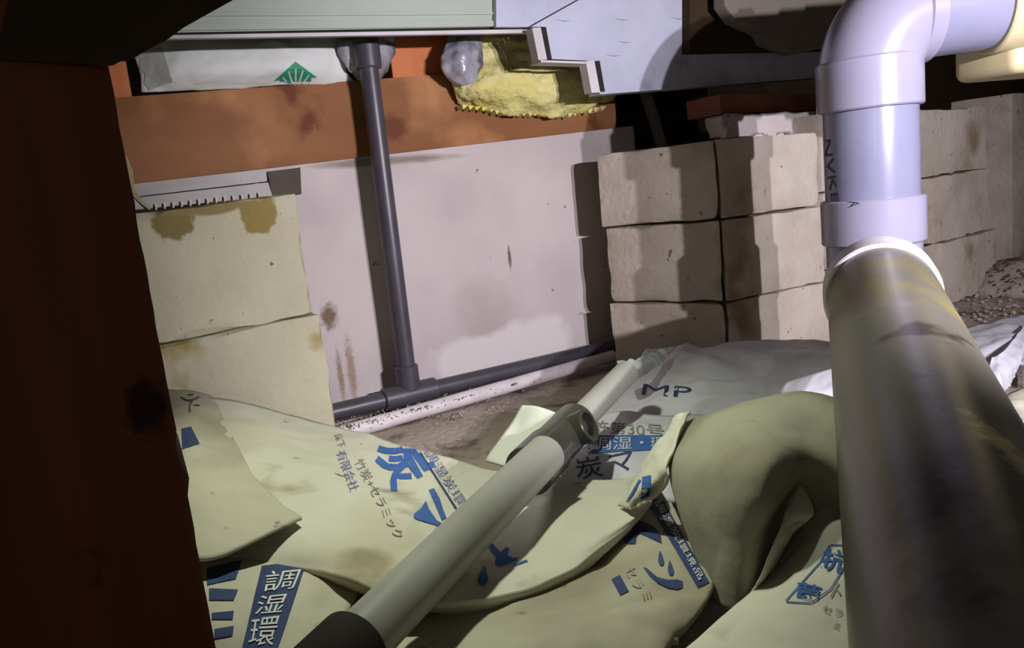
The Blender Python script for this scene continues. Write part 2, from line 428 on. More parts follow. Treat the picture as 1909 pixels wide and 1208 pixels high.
M['concrete'] = mat('concrete_wall', (186, 176, 172), (200, 190, 185), .9, 6, bump=.25, bscale=40, spec=.15,
    spots=[((160, 148, 138), 3.0, .58, .8), ((96, 88, 78), 38, .71, .75)],
    blobs=[((212, 204, 200), PW(930, 655), (.19, .12, .055), .12), ((122, 104, 84), PW(614, 590), (.012, .02, .020), .4), ((160, 140, 122), PW(655, 690), (.006, .02, .05), .4), ((150, 132, 114), PW(635, 700), (.004, .02, .04), .4), ((112, 104, 94), PW(950, 480), (.003, .02, .02), .3), ((140, 130, 118), PW(720, 300), (.12, .1, .006), .5)])  # the pale blob paints brighter light on the lower wall
# back foundation wall: front face in the wall plane, top just under the sill
wl = WA - WT * .55; we = WA + WT * ((WB - WA).length + .095)
wl.z = we.z = 0
bm = bmesh.new()
def wp(s, w, d):
    p = wl.lerp(we, s) - WN * d; p.z = -.02 + (w) * ((.437 + .03 * s) + .02)
    return p
NS, NW = 60, 24
fr = [[None] * (NW + 1) for _ in range(NS + 1)]
for i in range(NS + 1):
    for k in range(NW + 1):
        p = wp(i / NS, k / NW, 0); q = nz3(p, 5, 3) * .003
        fr[i][k] = bm.verts.new(p + WN * q.x + (WT * .004 * noise.noise(p * 30) if i == NS else Vector()))
bk = [[bm.verts.new(wp(i / NS, k, .14)) for k in (0, 1)] for i in (0, NS)]
for i in range(NS):
    for k in range(NW): bm.faces.new((fr[i][k], fr[i + 1][k], fr[i + 1][k + 1], fr[i][k + 1]))
bm.faces.new([bk[0][0], bk[1][0], bk[1][1], bk[0][1]])
bm.faces.new([fr[i][NW] for i in range(NS + 1)] + [bk[1][1], bk[0][1]])
bm.faces.new([fr[i][0] for i in range(NS + 1)][::-1] + [bk[0][0], bk[1][0]])
bm.faces.new([fr[NS][k] for k in range(NW + 1)] + [bk[1][1], bk[1][0]])
bm.faces.new([fr[0][k] for k in range(NW + 1)][::-1] + [bk[0][0], bk[0][1]])
tag(from_bm('wall_back', bm, 'concrete', smooth=False), 'pale grey concrete foundation wall', kind='structure')

# right foundation wall
GA = PZ(1764, 570, 0); GB = PZ(1850, 539, 0); GT = (GB - GA).normalized(); GN = Vector((GT.y, -GT.x, 0))
def PG(px, py, off=0): return PP(px, py, GA, GN, off)
a = GA - GT * .62 - GN * .16; b = GA + GT * 1.3 - GN * .16
w2 = rough_prism('wall_right', [(a + GT * 1.02 + GN * .15), (b + GN * .15), (b - GN * .0), (a + GT * 1.02)], -.02, .475, 'block', seed=11, n=(16, 4, 12), chip=.003)
tag(w2, 'rough grey foundation wall at the right', kind='structure')

def struct_box(name, x0, x1, y0, y1, z0, z1, m, label):
    bm = bmesh.new(); bmesh.ops.create_cube(bm, size=1)
    for v in bm.verts:
        v.co = Vector(((x0 + x1) / 2 + v.co.x * (x1 - x0), (y0 + y1) / 2 + v.co.y * (y1 - y0), (z0 + z1) / 2 + v.co.z * (z1 - z0)))
    return tag(from_bm(name, bm, m), label, kind='structure')
struct_box('ceiling', -1.2, 2.4, -.4, 3.0, .80, .83, 'joist', 'dark underside of the floor boards')
struct_box('wall_far', -1.2, 2.4, 2.98, 3.02, -.02, .82, 'joist', 'dark boarding far behind the block stacks')

# sill beam on the wall
s0 = wl.copy(); s1 = we.copy()
def sill_pt(s, z, d): p = s0.lerp(s1, s) - WN * d; p.z = z; return p
pts = [PW(200, 348, .012), PW(1150, 240, .012), PW(1150, 150, .012), PW(840, 139, .012), PW(520, 158, .012), PW(200, 186, .012)]
beam = thing('sill_beam', 'long orange brown stained timber sill lying on the concrete wall', 'beam', pts[0])
n = 60; bm = bmesh.new(); r0 = []; r1 = []
A0, A1 = PW(180, 350, .012), PW(1150, 237.5, .012); zt = [.549, .552, .556, .570, .575]
rows = []
for i in range(n + 1):
    s = i / n; p = A0.lerp(A1, s); col = []
    ztop = .548 + .03 * min(1, s * 1.5)
    for k in range(9):
        w = k / 8; q = p.copy(); q.z = p.z + (ztop - p.z) * w
        q += WN * (.0012 * noise.noise(q * 12) - (.004 if k in (0, 8) else 0)); col.append(bm.verts.new(q))
    for k in (8, 0):
        q = p.copy() - WN * .10; q.z = ztop if k == 8 else p.z; col.append(bm.verts.new(q))
    rows.append(col)
for c0, c1 in zip(rows, rows[1:]):
    m_ = len(c0)
    for k in range(m_): bm.faces.new((c0[k], c1[k], c1[(k + 1) % m_], c0[(k + 1) % m_]))
bm.faces.new(rows[0]); bm.faces.new(rows[-1][::-1])
shade(from_bm('timber', bm, 'sill', beam), 50)
# knot hollow in the beam face
kp = PW(598, 238, .0125)
tube('knot', [kp, kp + WN * .0012], [.006, .004], 'sill', beam, 14)

# studs standing on the sill
def stud(px0, px1, ytop, ybot, label, off=.0):
    a = PW(px0, ybot, off); b = PW(px1, ybot, off); top = .74
    bm = bmesh.new(); ring = [a, b, b - WN * .06, a - WN * .06]
    z0 = min(a.z, b.z)
    lo = [bm.verts.new(Vector((p.x, p.y, z0))) for p in ring]; hi = [bm.verts.new(Vector((p.x, p.y, top))) for p in ring]
    bm.faces.new(lo); bm.faces.new(hi[::-1])
    for i in range(4): bm.faces.new((lo[i], lo[(i + 1) % 4], hi[(i + 1) % 4], hi[i]))
    bmesh.ops.bevel(bm, geom=bm.edges[:], offset=.0015, segments=2, affect='EDGES', profile=.5)
    return tag(from_bm('wall_stud', bm, 'stud'), label, 'stud')
stud(150, 247, 90, 184, 'orange wooden stud at the left end of the sill, beside the white bag')
stud(733, 845, 60, 147, 'orange wooden stud standing between the white bag and the glass wool')

# ================================================================== CONCRETE BLOCKS
def foot(a, b, depth, nn=None):
    a = Vector((a.x, a.y, 0)); b = Vector((b.x, b.y, 0)); t = (b - a).normalized(); nn = nn or Vector((-t.y, t.x, 0))
    return [a, b, b + nn * depth, a + nn * depth]
# left stack: parallel to the wall and standing in front of it
LO = .135
lb = PP(585, 590, WA, WN, LO); la = lb - WT * .36; la.z = 0
LZ = [(0, .195, 0), (.1965, .39, -.012)]
blk = rough_prism('concrete_block', foot(la + WT * .008, lb + WT * .010, .060), 0, .2020, 'block_warm', seed=21, n=(26, 8, 16), amp=.003, chip=.009, tilt=.010)
tag(blk, 'pale yellowish concrete block at the left, lower one, half hidden by the sack', 'block')
blk = rough_prism('concrete_block', foot(la, lb, .060), .2035, .3835, 'block_warm', seed=23, n=(26, 8, 16), amp=.003, chip=.010, tilt=.010)
tag(blk, 'pale yellowish concrete block at the left, upper one with two damp stains', 'block')
def blob(n=22, ph=0, k=.18, cut=1.0):
    out = []
    for i in range(n):
        t = 2 * math.pi * i / n; r = .5 * (1 + k * math.sin(2 * t + ph) + k * .6 * math.sin(5 * t + 2 * ph) + k * .3 * math.sin(9 * t))
        out.append((.5 + r * math.cos(t) * .95, min(cut, .5 + r * math.sin(t))))
    return out
def PL(px, py): return PP(px, py, WA, WN, LO)
M['stained'] = mat('damp_block', (186, 180, 152), (202, 198, 168), .92, 7, bump=.5, bscale=80, spec=.12,
    spots=[((112, 104, 88), 70, .7, .74)],
    blobs=[((146, 128, 74), PL(482, 400), (.026, .03, .028), .12), ((132, 118, 74), PL(322, 408), (.026, .03, .024), .14), ((140, 126, 84), PL(400, 385), (.08, .05, .009), .2)])
blk.data.materials.clear(); blk.data.materials.append(M['stained'])

# right stacks
C0 = PZ(1147, 690, 0); C1 = PZ(1360, 700, 0); C2 = PZ(1550, 650, 0)
zs = [(0, .1305), (.1325, .2745), (.2765, .411)]
labs1 = ['grey block, bottom of the jagged left column beside the wall gap', 'grey block, middle one of the jagged left column beside the wall gap', 'grey block, top of the jagged left column beside the wall gap']
labs2 = ['grey block, bottom of the column just left of the white drain pipe', 'grey block, middle of the column just left of the white drain pipe', 'grey block, top of the column just left of the white drain pipe']
labs3 = ['block at the bottom of the column hidden behind the white drain pipe', 'block in the middle of the column hidden behind the white drain pipe', 'block at the top of the column hidden behind the white drain pipe']
labs4 = ['grey block just right of the drain pipe, bottom course, meeting the soil bank', 'grey block just right of the drain pipe, middle course', 'grey block just right of the drain pipe, top course']
t1 = (C1 - C0).normalized(); t2 = (C2 - C1).normalized(); n1 = Vector((-t1.y, t1.x, 0)); n2 = Vector((-t2.y, t2.x, 0))
mid = (n1 + n2).normalized()
jig = [.0, .004, -.004]
for i, (z0, z1) in enumerate(zs):
    f1 = [C0 + t1 * (jig[i] + .0), C1 - t1 * .002, C1 + mid * .14, C0 + n1 * .12 + t1 * .05]
    tag(rough_prism('concrete_block', f1, z0, z1, 'block', seed=31 + i, n=(26, 8, 16), amp=.0022, chip=.006), labs1[i], 'block')
    e = C2 + t2 * (-.004 - .012 * i * .5 + (.01 if i == 0 else 0))
    f2 = [C1 + t2 * .002, e, e + n2 * .13, C1 + mid * .14 + t2 * .002]
    tag(rough_prism('concrete_block', f2, z0, z1, 'block', seed=41 + i, n=(26, 8, 16), amp=.0022, chip=.0055), labs2[i], 'block')
zr = [(0, .1475), (.1495, .2975), (.2995, .443)]
D0 = C2 + t2 * .016 + n2 * .018; D1 = GA - GT * .155 - GN * .02
for i, (z0, z1) in enumerate(zr):
    fa = [D0 - GT * (.004 * i), D1, D1 - GN * .12, D0 - GN * .12]
    tag(rough_prism('concrete_block', fa, z0, z1, 'block', seed=51 + i, n=(14, 6, 10), amp=.003, chip=.009), labs3[i], 'block')
lefts = [(1757, 500), (1739, 400), (1702, 260)]; rights = [(1860, 500), (1850, 370), (1839, 250)]
for i, (z0, z1) in enumerate(zr):
    a = PG(*lefts[i]); b = PG(*rights[i]); a.z = b.z = 0
    fa = [a, b, b - GN * .13, a - GN * .13]
    tag(rough_prism('concrete_block', fa, z0, z1, 'block', seed=61 + i, n=(14, 6, 10), amp=.0025, chip=.006), labs4[i], 'block')

# broken slab lying on the right stack, under a reddish timber end
a = PP(1352, 246, C1, Vector((t2.y, -t2.x, 0)), -.04); b = a + GT * .33; a.z = b.z = 0
f = [a, b, b + n2 * .1, a + n2 * .07 + t2 * .02]
tag(rough_prism('mortar_slab', f, .413, .456, 'concrete', seed=71, n=(24, 8, 8), amp=.005, chip=.020), 'thin pale mortar slab lying on top of the right block stack', 'slab')
c = a + t2 * .01 + n2 * .02
f = [c, c + GT * .40, c + GT * .40 + n2 * .09, c + n2 * .09]
tag(rough_prism('timber_offcut', f, .458, .492, 'darkred', seed=72, n=(20, 4, 4), amp=.001, chip=.002), 'reddish brown timber length resting on the pale mortar slab', 'timber')

# ================================================================== TIMBER POST close to the lens
def post():
    def PYp(px, py, y):
        d_ = ray(px, py); return O + d_ * (y / d_.y)
    e0 = PYp(213, 180, .40); e1 = PYp(402, 1208, .40)
    root = thing('timber_post', 'dark reddish brown wooden post filling the left edge close to the lens', 'post', (e1.x - .06, e1.y + .03, 0))
    hd = Vector((e1.x, .40, 0)).normalized(); nn = Vector((hd.x - .02, hd.y, 0)).normalized(); t = Vector((nn.y, -nn.x, 0))
    def cz(z):
        k = (z - e1.z) / (e0.z - e1.z); return Vector((e1.x + (e0.x - e1.x) * k, .40, 0))
    bm = bmesh.new(); NZ = 90; rings = []
    prof = [(0, 0), (-.004, -.003)] + [(-.105 * k / 10, -.003) for k in range(1, 10)] + [(-.105, 0), (-.105, .1), (0, .1)]
    for j in range(NZ + 1):
        z = .80 * j / NZ; ring = []
        bump = .0022 * math.exp(-((z - .232) / .004) ** 2) + .0026 * math.exp(-((z - .262) / .003) ** 2) - .0015 * math.exp(-((z - .247) / .006) ** 2)
        for (s, v) in prof:
            q = cz(z) + t * (s + (0.0008 * noise.noise(Vector((0, 0, z * 60))) + bump if s > -.006 else 0)) + nn * v; q.z = z; ring.append(bm.verts.new(q))
        rings.append(ring)
    for a_, b_ in zip(rings, rings[1:]):
        m_ = len(a_)
        for k in range(m_): bm.faces.new((a_[k], a_[(k + 1) % m_], b_[(k + 1) % m_], b_[k]))
    bm.faces.new(rings[0]); bm.faces.new(rings[-1][::-1])
    shaft = shade(from_bm('shaft', bm, 'post', root), 60)
    M['postk'] = mat('post_with_knots', (112, 64, 40), (92, 52, 33), .75, 4, bump=.3, bscale=20, spec=.2, stretch=(7, 7, .8), spots=[((50, 26, 16), 6, .6, .75)],
        blobs=[((44, 24, 16), PYp(283, 752, .40), (.009, .02, .014), .3), ((46, 25, 16), PYp(203, 1010, .40), (.013, .02, .014), .35)])
    shaft.data.materials.clear(); shaft.data.materials.append(M['postk'])
M['knot'] = mat('dark_knot', (70, 34, 22), (52, 26, 16), .8, 60, bump=.2)
post()
# dark rounded timber lump above the post
dd = .36
out = [(-260, -260), (600, -260), (560, -60), (442, -4), (395, 22), (345, 50), (308, 78), (268, 97), (236, 107), (214, 122), (205, 124), (100, 116), (-260, 112)]
pts = [PD(x, y, dd) for x, y in out]
fwd = _Y.copy()
tag(plate('floor_brace', pts, ray(150, -40) * .05, 'darkwood', bevel=.002), 'dark curved underside of a floor brace on top of the near post', 'brace')

# ================================================================== STEEL CHANNEL, STEPPED BRACKET above
CO = .16
def PC(px, py, off=0): return PW(px, py, CO + off)
ch = thing('steel_channel', 'pale green white steel channel running under the floor along the top', 'channel', PC(600, 62))
zb = PC(600, 60).z
def wallbox(name, pxa, pxb, py0, py1, off, depth, m, parent, skew=None):
    """box whose front face follows the wall direction, image rows py0..py1 measured at the left end"""
    a0 = PC(pxa, py0[0], off); b0 = PC(pxb, py0[1], off); a1 = PC(pxa, py1[0], off); b1 = PC(pxb, py1[1], off)
    return plate(name, [a0, b0, b1, a1], -WN * depth, m, parent)
wallbox('web', -200, 930, (70, 50), (-260, -260), 0, .004, 'soffit', ch)
wallbox('bead', -200, 985, (64, 48), (52, 38), .004, .004, 'soffit', ch)
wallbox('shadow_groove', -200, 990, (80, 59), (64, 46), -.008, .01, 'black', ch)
wallbox('upper_ledge', -200, 925, (33, 27), (28, 22), .003, .004, 'soffit', ch)
wallbox('bottom_flange', -200, 1000, (80, 61), (74, 54), .002, .010, 'lip', ch)
plate('end_gusset', [PC(925, 50, .012), PC(1000, 50, .012), PC(1105, 0, .012), PC(1200, -60, .012), PC(925, -60, .012)], -WN * .01, 'gusset' if False else 'steel', ch)
# gap cover above channel is the ceiling

br = thing('stepped_bracket', 'lilac grey galvanised steel plate with two stepped notches', 'bracket', PC(1300, 150))
o2 = .03
pts = [PC(1022, 52, o2), PC(1022, 112, o2), PC(1124, 116, o2), PC(1124, 174, o2), PC(1560, 140, o2), PC(1560, -90, o2), PC(900, -90, o2), PC(900, 20, o2), PC(935, 51, o2)]
pts = [PC(990, 50, o2), PC(1018, 50, o2), PC(1026, 110, o2), PC(1116, 114, o2), PC(1126, 172, o2), PC(1560, 138, o2), PC(1560, -90, o2), PC(1240, -90, o2)]
plate('plate', pts, -WN * .004, 'steel', br)
for (x0, y0, x1, y1) in ((992, 52, 1004, 112), (1092, 114, 1103, 173)):
    w = 16
    plate('bright_lip', [PC(x0, y0, o2 + .002), PC(x0 + w, y0 - 1, o2 + .002), PC(x1 + w + 0, y1 - 1, o2 + .002), PC(x1, y1, o2 + .002)], -WN * .02, 'lip', br)
    plate('slot', [PC(x0 + w, y0, o2 + .001), PC(x0 + w + 10, y0 - 1, o2 + .001), PC(x1 + w + 9, y1 - 2, o2 + .001), PC(x1 + w, y1, o2 + .001)], -WN * .012, 'black', br)
plate('bottom_lip', [PC(1118, 176, o2 + .001), PC(1560, 142, o2 + .001), PC(1560, 137, o2 + .001), PC(1118, 171, o2 + .001)], -WN * .03, 'steel', br)
plate('step_lip', [PC(1008, 116, o2 + .001), PC(1100, 119, o2 + .001), PC(1100, 115, o2 + .001), PC(1008, 112, o2 + .001)], -WN * .03, 'lip', br)
for (x, y) in ((1052, 38), (1160, 36), (1166, 78), (1145, 103), (1265, 34)):
    plate('stamped_dimple', [PC(x - 14, y - 1, o2 + .0012), PC(x + 2, y + 2.5, o2 + .0012), PC(x + 14, y, o2 + .0012), PC(x + 2, y + .5, o2 + .0012)], -WN * .001, 'dimple', br) if 'dimple' in M else None

# dark panel and rounded grey shape standing in for the elbow's cast shadow
dk = thing('elbow_shade', 'dark panel standing in for the shadow of the white elbow, above the block stack', 'joist', PC(1400, 80, .05))  # added panel for the elbow's shadow, no real joist
plate('shade_face', [PC(1286, 98, .05), PC(1600, 92, .05), PC(1600, -120, .05), PC(1286, -120, .05)], -WN * .02, 'darkwood', dk)
shade_edge = [(1350, -60), (1352, 10), (1372, 38), (1400, 52), (1426, 58), (1432, 80), (1462, 90), (1482, 100), (1560, 84), (1600, 60), (1600, -60)]
M['shade_grey'] = mat('grey_shade_edge', (116, 108, 96), (104, 98, 88), .7, 8, bump=.1)
tag(plate('elbow_shade_edge', [PC(x, y, .10) for x, y in shade_edge], -WN * .03, 'shade_grey', bevel=.004), 'rounded grey shape drawn from a shadow edge behind the white elbow', 'shade shape')

# thin pipe leaning in the dark niche
a = PW(1238, 285, -.10); b = PW(1196, 150, -.10)
tag(tube('thin_pipe', [b + (b - a) * .5, a + (a - b) * (a.z / (b - a).z)], .0125, 'gpipe', seg=24), 'thin grey pipe leaning in the dark gap behind the block stack', 'pipe')

# ================================================================== INSULATION
def VB(rows, off): return [[PW(x, y, off + o) for (x, y, o) in r] for r in rows]
bagc = VB([[(245, 60, .0), (330, 55, .01), (450, 52, .012), (560, 50, .012), (650, 50, .005)],
           [(250, 100, .008), (340, 98, .03), (450, 96, .034), (560, 94, .034), (648, 95, .012)],
           [(262, 140, .010), (345, 138, .032), (450, 134, .036), (560, 130, .034), (645, 130, .012)],
           [(264, 172, .002), (350, 168, .012), (450, 164, .014), (560, 158, .012), (660, 153, .004)]], .0)
bag = sheet('insulation_bag', bagc, 'bagw', thick=.04, facet=0, back=-WN, wr=.003, wscale=26, seed=4, floor=-1)
tag(bag, 'white insulation bag with a green house emblem lying on the sill', 'bag')
house = [[(0, .48), (.5, 1), (1, .48), (.86, .48), (.86, .30), (.14, .30), (.14, .48)]]
hq = [(508, 176), (596, 170), (594, 108), (504, 114)]
def sun():
    polys = []
    # roof outline cut by rays: green wedges between white rays
    return polys
lay(bag, [([[(0, .50), (.5, 1.0), (1, .50), (.86, .50), (.86, .1), (.14, .1), (.14, .50)]], [(510, 184), (592, 178), (590, 112), (512, 118)])], 'green', 'house_emblem', lift=.0006, step=8)
rays = []
for k in range(9):
    t = math.radians(-5 + 190 * k / 8); c, s = math.cos(t), math.sin(t)
    L_ = .40 if 1 < k < 7 else .34
    rays.append([(.5 + .22 * c - .025 * s, .16 + .30 * s + .03 * c), (.5 + .22 * c + .025 * s, .16 + .30 * s - .03 * c), (.5 + L_ * c + .018 * s, .16 + .60 * s - .02 * c), (.5 + (L_ + .03) * c, .16 + .66 * s), (.5 + L_ * c - .018 * s, .16 + .60 * s + .02 * c)])
disc = [[(.5 + .17 * math.cos(2 * math.pi * k / 18), .16 + .24 * math.sin(2 * math.pi * k / 18)) for k in range(18)]]
lay(bag, [(rays + disc, [(510, 184), (592, 178), (590, 112), (512, 118)])], 'whiteink', 'sun_emblem', lift=.0011, step=8)
tap = VB([[(244, 88, .04), (270, 86, .045), (300, 86, .045)], [(262, 128, .045), (290, 128, .05), (312, 126, .05)], [(282, 168, .03), (300, 166, .035), (312, 150, .035)]], 0)
lay(bag, [([[(0, 0), (1, 0), (.62, 1), (-.4, 1)]], [(278, 168), (322, 152), (322, 88), (262, 92)])], 'tape', 'tape_patch', lift=.0009, step=9) if 'tape' in M else None
fc = VB([[(640, 60, .03), (690, 58, .045), (742, 60, .02)], [(630, 95, .03), (690, 95, .055), (738, 95, .03)], [(650, 125, .03), (690, 125, .05), (728, 122, .03)], [(668, 152, .01), (700, 150, .02), (718, 140, .012)]], 0)
tag(sheet('plastic_wrap', fc, 'foil', thick=.03, facet=0, back=-WN, wr=.005, wscale=55, seed=8, floor=-1, fine=.001), 'crumpled clear plastic wrap beside the top of the dark pipe', 'plastic')
# glass wool
ins = thing('glass_wool_batt', 'yellow glass wool batt sagging below the channel with a ragged edge', 'insulation', PW(960, 150, .03))
gw = VB([[(835, 60, .02), (900, 60, .04), (980, 60, .05), (1060, 60, .05), (1140, 60, .04)],
         [(838, 125, .03), (900, 115, .06), (980, 115, .07), (1060, 118, .07), (1150, 120, .06)],
         [(846, 160, .04), (900, 165, .075), (980, 168, .08), (1060, 168, .08), (1150, 160, .06)],
         [(858, 196, .02), (910, 207, .035), (980, 214, .04), (1060, 216, .04), (1150, 182, .04)]], 0)
g = sheet('wool', gw, 'wool', ins, thick=.04, facet=0, back=-WN, wr=.006, wscale=40, seed=12, floor=-1, fine=.004)
bm = bmesh.new()
for i in range(22):
    x = 868 + i * 12.2; y = 201 + 14 * math.sin(min(1, i / 12) * 1.5) - (max(0, i - 16) * 2.2)
    x += rnd.uniform(-2, 2); a = PW(x - 6, y - 6, .040); b = PW(x + 6, y - 6, .040); c = PW(x + rnd.uniform(-4, 0), y + rnd.uniform(1, 4.5), .040)
    v = [bm.verts.new(p) for p in (a, b, c)] + [bm.verts.new(p - WN * .02) for p in (a, b, c)]
    bm.faces.new(v[:3]); bm.faces.new(v[3:][::-1])
    for k in range(3): bm.faces.new((v[k], v[(k + 1) % 3], v[3 + (k + 1) % 3], v[3 + k]))
tag(from_bm('ragged_fringe', bm, 'wool', ins), kind='stuff')
fl = VB([[(838, 66, .05), (865, 64, .075), (900, 66, .06)], [(824, 105, .06), (862, 105, .085), (902, 108, .07)], [(830, 135, .06), (862, 132, .085), (898, 128, .07)], [(852, 158, .05), (875, 158, .075), (892, 148, .07)]], 0)
sheet('foil_facing', fl, 'foil', ins, thick=.015, facet=0, back=-WN, wr=.005, wscale=55, seed=15, floor=-1, fine=.001)

# ================================================================== VENT PACKING between sill and block
vp = thing('vent_packing', 'grey slotted vent strip with teeth painted as white glints under the sill, above the left blocks', 'vent', PW(380, 370, .07))
def PV(px, py, off=.06): return PW(px, py, off)
plate('upper_strip', [PV(240, 368), PV(498, 338), PV(496, 316), PV(240, 345)], -WN * .04, 'vent', vp)
plate('lower_strip', [PV(240, 392, .064), PV(508, 366, .064), PV(500, 340, .064), PV(240, 370, .064)], -WN * .04, 'vent', vp)
for k in range(13):
    x = 290 + k * 16.0; y = 384 - k * 1.75
    p = PV(x, y - 3, .067); q = PV(x + 1, y + 6, .067)
    tube('tooth', [p, (p + q) / 2 + WN * .003, q], .0016, 'glintvent', vp, 8)
plate('dark_end', [PV(508, 366, .03), PV(562, 362, .03), PV(560, 312, .03), PV(498, 320, .03)], -WN * .03, 'browngap', vp)
# pale curled strip beside the post
cs = [PW(232, 290, .075), PW(243, 325, .075), PW(256, 358, .075), PW(280, 391, .072)]
bm = bmesh.new(); prev = None
for i in range(17):
    t = i / 16; p = crm((cs[0], cs[0], cs[1], cs[2]), t * 2) if t < .5 else crm((cs[1], cs[1].lerp(cs[2], 0) if False else cs[1], cs[2], cs[3]), 0) if False else cs[0].lerp(cs[3], t) + Vector((-.010, 0, -.004)) * math.sin(math.pi * t)
    w = .0015 + .0045 * math.sin(math.pi * t ** .8)
    r = [bm.verts.new(p + Vector((-w, 0, 0))), bm.verts.new(p + Vector((w * .6, 0, 0))), bm.verts.new(p + Vector((w * .6, .002, 0))), bm.verts.new(p + Vector((-w, .002, 0)))]
    if prev:
        for k in range(4): bm.faces.new((prev[k], prev[(k + 1) % 4], r[(k + 1) % 4], r[k]))
    else: bm.faces.new(r)
    prev = r
bm.faces.new(prev[::-1])
tag(shade(from_bm('paper_strip', bm, 'cream'), 30), 'pale curled strip hanging beside the near post', 'strip')

# ================================================================== DARK GREY WATER PIPE
wpz = thing('water_pipe', 'dark grey water pipe rising from a tee at the foot of the concrete wall', 'pipe', PW(762, 715, .05))
off = .055
r = .0155
tee = PW(764, 735, off); top = PW(683, 80, off); top.x = tee.x; top.y = tee.y
# keep the riser plumb
tz = PW(764, 735, off).z; zt_ = ZV(tee, 60)
base = Vector((tee.x, tee.y, tee.z))
tube('riser', [base, Vector((base.x, base.y, zt_ + .03))], r, 'hipipe', wpz, 32)
collar('riser_socket', Vector((base.x, base.y, base.z + .008)), Vector((base.x, base.y, base.z + .052)), r + .0045, r - .001, 'hipipe', wpz)
collar('top_clip', Vector((base.x, base.y, ZV(base, 128))), Vector((base.x, base.y, ZV(base, 70))), r + .006, r - .001, 'hipipe', wpz)
dirp = WT.copy()
le = base - dirp * .40; ri = base + dirp * .62; ri.z = base.z + .0; le.z = base.z
tube('run', [le, ri], r - .001, 'hipipe', wpz, 32)
collar('tee_body', base - dirp * .050, base + dirp * .050, r + .0045, r - .002, 'hipipe', wpz)

# white half-buried pipe beside it
p0 = PZ(560, 830, .008); p1 = PZ(1142, 664, .018)
path = [p0.lerp(p1, i / 24) for i in range(25)]
hb = tag(tube('buried_pipe', path, [.0125 + .001 * noise.noise(Vector((i * .7, 0, 0))) for i in range(25)], 'rim', seg=22), 'dirty white thin pipe half buried in the soil along the wall foot', 'pipe')

# grit and debris: loose, uncountable
def grit(name, spots_, label, cat, seed, m='grit', parent=None):
    R_ = random.Random(seed); bm = bmesh.new()
    for (cx, cy, sx, sy, cnt, s0, s1, z) in spots_:
        for _ in range(cnt):
            px, py = R_.gauss(cx, sx), R_.gauss(cy, sy)
            p = PZ(px, py, z); s = R_.uniform(s0, s1)
            mtx = Matrix.Translation(Vector((p.x, p.y, z + s * .3))) @ Matrix.Rotation(R_.random() * 6, 4, 'Z') @ Matrix.Rotation(R_.random() * 6, 4, 'X') @ Matrix.Diagonal((s, s * R_.uniform(.5, 1), s * R_.uniform(.4, .8), 1))
            bmesh.ops.create_icosphere(bm, subdivisions=1, radius=1, matrix=mtx)
    return tag(from_bm(name, bm, m, parent), label, cat, kind='stuff')
sp = []
for i in range(14):
    t = i / 13; sp.append((645 + 500 * t, 792 - 130 * t, 14, 5, int(46 * (1 - t) ** 2.5) + 2, .0008, .0030, .020))
grit('mortar_grit', sp, 'crumbs of pale grit scattered over the wall foot and buried pipe', 'grit', 5)
sp = [(900, 760, 120, 30, 130, .0008, .003, .001), (845, 775, 18, 5, 30, .001, .004, .002), (1500, 640, 120, 15, 50, .001, .004, .001), (1840, 570, 60, 20, 130, .0015, .006, .001)]
grit('soil_crumbs', sp, 'small crumbs and stones scattered on the soil', 'debris', 6, 'soil')
# soil bank with dark gravel right
bank = bmesh.new(); bc = PZ(1920, 535, .0)
bmesh.ops.create_icosphere(bank, subdivisions=4, radius=1)
for v in bank.verts:
    q = v.co.copy(); v.co = bc + Vector((q.x * .14, q.y * .14, q.z * .07)) + nz3(q, 2.5, 5) * .012
tag(shade(from_bm('soil_heap', bank, 'soil'), 180), 'small heap of grey soil against the right wall', 'soil heap')
sp = [(1885, 505, 25, 26, 240, .002, .008, .05)]
R_ = random.Random(9); bm = bmesh.new()
for _ in range(420):
    a = R_.uniform(-3.14, 3.14); e_ = R_.uniform(.1, 1.4); q = Vector((math.cos(a) * math.cos(e_), math.sin(a) * math.cos(e_), math.sin(e_)))
    p = bc + Vector((q.x * .142, q.y * .142, q.z * .072)); s = R_.uniform(.0015, .0065)
    bmesh.ops.create_icosphere(bm, subdivisions=1, radius=1, matrix=Matrix.Translation(p) @ Matrix.Rotation(a, 4, 'Z') @ Matrix.Diagonal((s, s * .7, s * .6, 1)))
tag(from_bm('dark_gravel', bm, 'browngap'), 'dark gravel and debris lying on the soil heap at the right wall', 'gravel', kind='stuff')

# ================================================================== WHITE DRAIN PIPE
dp = thing('drain_pipe', 'white grey drain pipe with couplings and an elbow, dropping into the dirty pipe', 'pipe', (0, 0, 0))
R0 = .0575
V0 = PD(1624, 300, 1.045)
def VZ(py): return Vector((V0.x, V0.y, ZV(V0, py)))
dp.location = VZ(460)
jc = PD(1644, 552, .905)                      # mouth of the lower elbow
nearc = PD(1844, 1208, .354)
bd = (nearc - jc).normalized()
tube('riser', [VZ(455), VZ(110)], R0, 'pvc2', dp, 56)
collar('coupling', VZ(205), VZ(112), R0 + .0065, R0 - .001, 'pvc', dp, 56)
collar('coupling', VZ(452), VZ(368), R0 + .0065, R0 - .001, 'pvc', dp, 56)
tube('lower_neck', [VZ(520), VZ(440)], R0 + .0015, 'pvc', dp, 56)
lp = bend(VZ(500), (0, 0, -1), jc - bd * .012, bd, .55)
tube('lower_elbow', lp, R0 + .003, 'pvc', dp, 56)
collar('socket', jc - bd * .035, jc + bd * .010, R0 + .0045, R0 - .001, 'rim', dp, 56)
